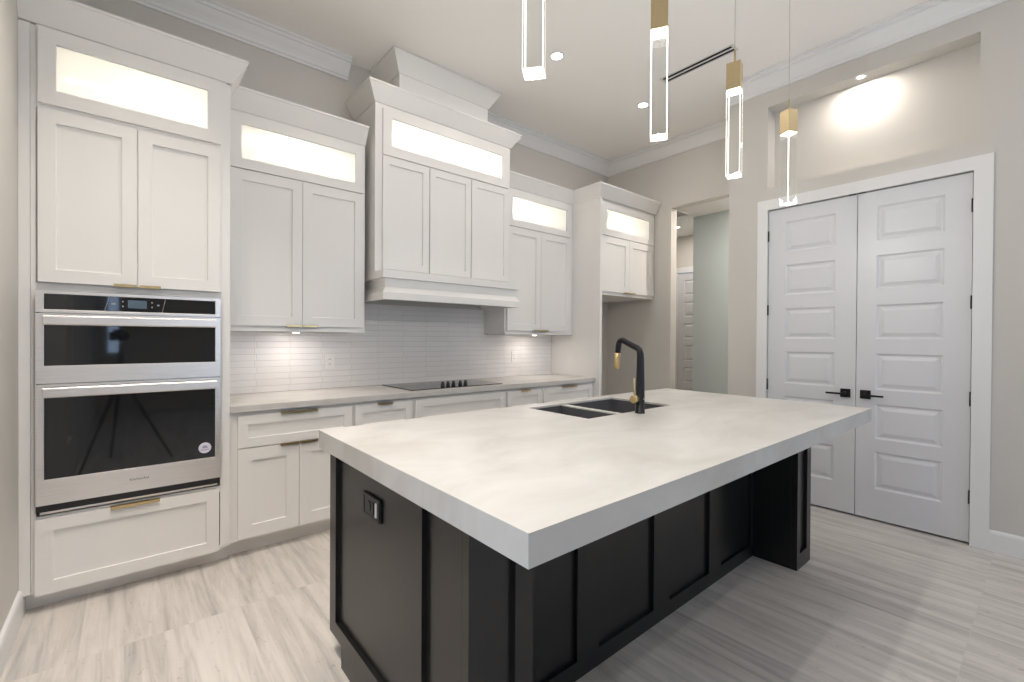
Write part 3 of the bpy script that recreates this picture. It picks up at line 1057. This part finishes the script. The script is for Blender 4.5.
# ================================================================ FRIDGE BAY
t = thing('fridge_bay_cabinet', (4.3, 3.4, 0), 'tall white fridge bay with side panel and lit glass cabinet above, bay empty', 'cabinet')
bm = NB(); box(bm, 3.769, 3.806, 3.062, 3.777, 0, 2.82); obj('side_panel', bm, CAB, t, 0.001)
bm = NB()
box(bm, 3.8065, 4.802, 3.10, 3.777, 1.800, 2.445)
box(bm, 3.8065, 3.83, 3.10, 3.777, 2.445, 2.82)
box(bm, 4.774, 4.802, 3.10, 3.777, 2.445, 2.82)
box(bm, 3.83, 4.775, 3.60, 3.777, 2.445, 2.82)
box(bm, 3.83, 4.774, 3.10, 3.60, 2.781, 2.82)
obj('cabinet_body', bm, CAB, t)
transom(t, 3.820, 4.785, 2.434, 2.786, 3.08, 0.082, 0.07, 0.075, 3.58, ((4.15, 0),), 2.6)
front(t, 'door', 3.822, 4.3015, 1.835, 2.424, 3.08, 0.07, ((4.25, 0.09),))
front(t, 'door', 4.3045, 4.785, 1.835, 2.424, 3.08, 0.07, ((4.36, 0.09),))
bm = NB(); sweep(bm, [(3.769, YU - 0.0008), (3.769, 3.075), (4.803, 3.075)], CABCROWN, (-1, -1)); obj('crown_molding', bm, CAB, t)

# ================================================================ ISLAND
t = thing('island_cabinet', (1.9, 1.45, 0), 'black panelled kitchen island base under the thick white slab', 'kitchen island')
IX0, IX1 = 0.655, 3.15
YS, YK = 1.185, 1.972
bm = NB()
box(bm, IX0 + 0.022, IX1 - 0.022, YS + 0.03, YK - 0.002, 0.09, 0.655)
box(bm, IX0 + 0.022, IX1 - 0.022, YS + 0.03, 1.835, 0, 0.09)
box(bm, IX0 + 0.022, 1.70, YS + 0.03, YK - 0.002, 0.655, 0.9175)
box(bm, 2.58, IX1 - 0.022, YS + 0.03, YK - 0.002, 0.655, 0.9175)
box(bm, 1.70, 2.58, YS + 0.03, YS + 0.05, 0.655, 0.9175)
box(bm, 1.70, 2.58, 1.963, YK - 0.002, 0.655, 0.9175)
obj('cabinet_body', bm, BLACKCAB, t)
DEEP = [(0, 0), (0.001, 0.016)]
bm = NB()
panelled(bm, 0.877, 2.938, 0.0, 0.9175, 0.03, [(0.94, 1.336, 0.072, 0.80), (1.469, 1.861, 0.072, 0.80), (1.996, 2.389, 0.072, 0.80), (2.525, 2.905, 0.072, 0.80)], DEEP, at_y(YS))
obj('seating_panel', bm, BLACKCAB, t)
# end panel (left) with toe notch towards the sink side
bm = NB()
M = facing_x(IX0)
panelled(bm, -1.835, -1.187, 0.0, 0.9175, 0.021, [], DEEP, M)
bm.free(); bm = NB()
panelled(bm, -1.972, -1.1845, 0.088, 0.9175, 0.021, [(-1.905, -1.255, 0.150, 0.84)], DEEP, M)
box(bm, IX0, IX0 + 0.021, 1.1845, 1.835, 0.0, 0.088)
obj('end_panel', bm, BLACKCAB, t)
# wings / legs at the seating side
for k, (xa, xb) in enumerate(((IX0, 0.876), (2.939, IX1 + 0.008))):
    bm = NB()
    ia, ib = (xa + 0.05, xa + 0.155) if k == 0 else (xa + 0.045, xa + 0.158)
    panelled(bm, xa, xb, 0, 0.9175, 0.03, [(ia, ib, 0.088, 0.83)], DEEP, at_y(0.943))
    box(bm, xa + 0.0215, xb - 0.0005, 0.9735, YS + 0.0295, 0, 0.9175)
    if k == 0:
        panelled(bm, -1.184, -0.9735, 0, 0.9175, 0.021, [(-1.1825, -1.03, 0.09, 0.84)], DEEP, facing_x(xa))
    else:
        box(bm, xa, xa + 0.021, 0.9735, 1.184, 0, 0.9175)
    obj('leg', bm, BLACKCAB, t)
bm = NB(); box(bm, IX1 - 0.021, IX1, 1.216, YK, 0.088, 0.9175); box(bm, IX1 - 0.021, IX1, 1.216, 1.835, 0, 0.088); obj('end_panel', bm, BLACKCAB, t)
# sink-side doors
bm = None
xs = [0.68, 1.17, 1.66, 2.62, 3.13]
for a, b in zip(xs, xs[1:]):
    bm = NB()
    T = Matrix(((-1, 0, 0, 0), (0, -1, 0, YK + 0.02), (0, 0, 1, 0), (0, 0, 0, 1)))
    panelled(bm, -b + 0.003, -a - 0.003, 0.105, 0.85, 0.0195, [(-b + 0.06, -a - 0.06, 0.165, 0.79)], SHK, T)
    obj('door', bm, BLACKCAB, t)
bm = NB(); sweep(bm, [(IX0 + 0.04, 1.8365), (IX0 + 0.04, 1.8365 + 0.001)], [(0, 0), (0.001, 0), (0.001, 0.01), (0, 0.01)]); bm.free()

# black outlet on the island end
t2 = thing('island_outlet', (0.66, 1.56, 0.725), 'small black outlet on the end of the island', 'outlet')
bm = NB(); box(bm, 0.6640, 0.6705, 1.492, 1.632, 0.684, 0.766); obj('cover_plate', bm, PLASTIC, t2, 0.002)
bm = NB(); panelled(bm, -1.630, -1.494, 0.686, 0.764, 0.004, [(-1.622, -1.503, 0.693, 0.757)], [(0, 0), (0.001, 0.0025)], facing_x(0.6597)); obj('bezel', bm, PLASTIC, t2)
bm = NB(); disc(bm, (0.6592, 1.585, 0.722), 0.021, 0.004, 24, 'x'); obj('socket', bm, BLACK, t2)
bm = NB(); box(bm, 0.6588, 0.6635, 1.538, 1.556, 0.703, 0.745); obj('usb_port', bm, BLACK, t2)
bm = NB(); box(bm, 0.6582, 0.6635, 1.512, 1.523, 0.700, 0.750); sl = obj('label_strip', bm, WPLASTIC, t2); sl['label'] = 'small white strip'

# island slab with sink cut-out: thin top, mitred thick edge
TX0, TX1, TY0, TY1, TZ0, TZ1 = 0.627, 3.338, 0.690, 2.032, 0.856, 0.930
SX0, SX1, SY0, SY1 = 1.755, 2.522, 1.492, 1.942
bm = NB()
Mz = Matrix(((1, 0, 0, 0), (0, 0, 1, 0), (0, -1, 0, TZ1), (0, 0, 0, 1)))
panelled(bm, TX0, TX1, TY0, TY1, 0.012, [(SX0, SX1, SY0, SY1)], None, Mz, hole=True)
for a in ((TX0, TX1, TY0, TY0 + 0.025), (TX0, TX1, TY1 - 0.025, TY1), (TX0, TX0 + 0.025, TY0 + 0.025, TY1 - 0.025), (TX1 - 0.025, TX1, TY0 + 0.025, TY1 - 0.025)):
    box(bm, *a, TZ0, TZ1 - 0.012)
bmesh.ops.remove_doubles(bm, verts=bm.verts, dist=1e-5)
tag(obj('island_countertop', bm, QUARTZ), 'thick white quartz slab on the black island', 'countertop')

# sink
t = thing('sink', (2.138, 1.717, 0.69), 'black double bowl undermount sink in the island top', 'sink')
W = 0.012
for a, b, nm in ((SX0 - 0.006, 2.034, 'bowl'), (2.078, SX1 + 0.006, 'bowl')):
    bm = NB()
    c, d, z0, z1 = SY0 - 0.006, SY1 + 0.006, 0.70, 0.9175
    zz = 0.9145
    box(bm, a, b, c, d, z0 - W, z0)
    box(bm, a - W, a, c - W, d + W, z0 - W, z1 if a < 2 else zz)
    box(bm, b, b + W, c - W, d + W, z0 - W, z1 if b > 2.1 else zz)
    box(bm, a, b, c - W, c, z0 - W, z1)
    box(bm, a, b, d, d + W, z0 - W, z1)
    bw = obj(nm, bm, SINKM, t)
    bm = NB(); disc(bm, ((a + b) / 2, (c + d) / 2 + 0.06, 0.7002), 0.045, 0.003, 28); obj('drain', bm, STEEL, bw)
bm = NB(); box(bm, 2.0345, 2.0775, SY0 + 0.001, SY1 - 0.001, 0.9148, 0.921); obj('divider', bm, LEDGE, t)['label'] = 'divider between the bowls, its lit top painted pale'

# faucet
fx, fy = 2.111, 1.437
t = thing('faucet', (fx, fy, 0.93), 'matte black angular faucet with brass handle and brass spray head', 'faucet')
bm = NB()
tube(bm, [(fx, fy, 0.9305), (fx, fy, 0.9335), (fx, fy, 0.934), (fx, fy - 0.001, 1.10), (fx, fy - 0.001, 1.225), (fx, fy, 1.250), (fx, fy + 0.006, 1.270), (fx, fy + 0.018, 1.279),
          (fx, fy + 0.067, 1.300), (fx, fy + 0.108, 1.319), (fx, fy + 0.121, 1.322), (fx, fy + 0.132, 1.318), (fx, fy + 0.140, 1.306), (fx, fy + 0.144, 1.285), (fx, fy + 0.148, 1.250)],
     [0.0265, 0.0265, 0.0255, 0.0225, 0.0190, 0.0180, 0.0172, 0.0165, 0.016, 0.016, 0.016, 0.016, 0.016, 0.016, 0.016], 20)
obj('body', bm, BLACK, t)
bm = NB(); tube(bm, [(fx, fy + 0.148, 1.250), (fx, fy + 0.151, 1.222), (fx, fy + 0.157, 1.163), (fx, fy + 0.1573, 1.160)], [0.0165, 0.0165, 0.0158, 0.013], 20)
obj('spray_head', bm, BRASS, t)['label'] = 'brass spray head'
bm = NB(); tube(bm, [(fx - 0.0235, fy + 0.004, 1.008), (fx - 0.030, fy + 0.004, 1.008), (fx - 0.031, fy + 0.004, 1.008), (fx - 0.058, fy + 0.004, 1.008), (fx - 0.060, fy + 0.004, 1.008)],
                [0.012, 0.012, 0.021, 0.021, 0.018], 24)
h = obj('handle', bm, BRASS, t); h['label'] = 'brass lever handle'
bm = NB(); tube(bm, [(fx - 0.046, fy + 0.004, 1.027), (fx - 0.047, fy + 0.004, 1.118)], 0.0042, 12); obj('lever', bm, BRASS, h)
bm = NB(); tube(bm, [(fx, fy - 0.0235, 1.008), (fx, fy - 0.0255, 1.008)], 0.006, 12); obj('badge', bm, mat('grey_badge', (0.4, 0.4, 0.4), 0.3, 1), t)

# ================================================================ TRIPOD (seen mirrored in the oven glass)
t = thing('tripod', (-0.05, 0, 0), 'black camera tripod mirrored in the oven glass', 'tripod')
apex = Vector((-0.06, -0.02, 0.92))
for fpt in ((0.37, -0.05, 0.004), (-0.36, 0.30, 0.004), (-0.15, -0.45, 0.004)):
    q = Vector(fpt)
    mid = apex.lerp(q, 0.5)
    bm = NB(); tube(bm, [apex, mid, mid + (q - mid) * 0.02, q], [0.018, 0.017, 0.012, 0.011], 12); obj('leg', bm, PLASTIC, t)
bm = NB(); tube(bm, [apex + Vector((0, 0, -0.12)), apex + Vector((0, 0, 0.06)), (-0.06, -0.05, 1.24)], [0.02, 0.03, 0.016], 14); obj('centre_column', bm, PLASTIC, t)
t = thing('photo_camera', (-0.06, -0.07, 1.24), 'black camera on the tripod, mirrored in the oven glass', 'camera')
T = Matrix.Translation(Vector((0, 0, 1.33)) - F * 0.13) @ Matrix.Rotation(-yaw, 4, 'Z')
bm = NB(); box(bm, -0.065, 0.065, -0.035, 0.03, -0.05, 0.04, T); box(bm, -0.03, 0.03, -0.03, 0.025, 0.04, 0.065, T); obj('camera_body', bm, PLASTIC, t, 0.006)
bm = NB(); tube(bm, [Vector((0, 0, 1.325)) - F * 0.099, Vector((0, 0, 1.325)) - F * 0.03], 0.038, 24); obj('lens', bm, PLASTIC, t)
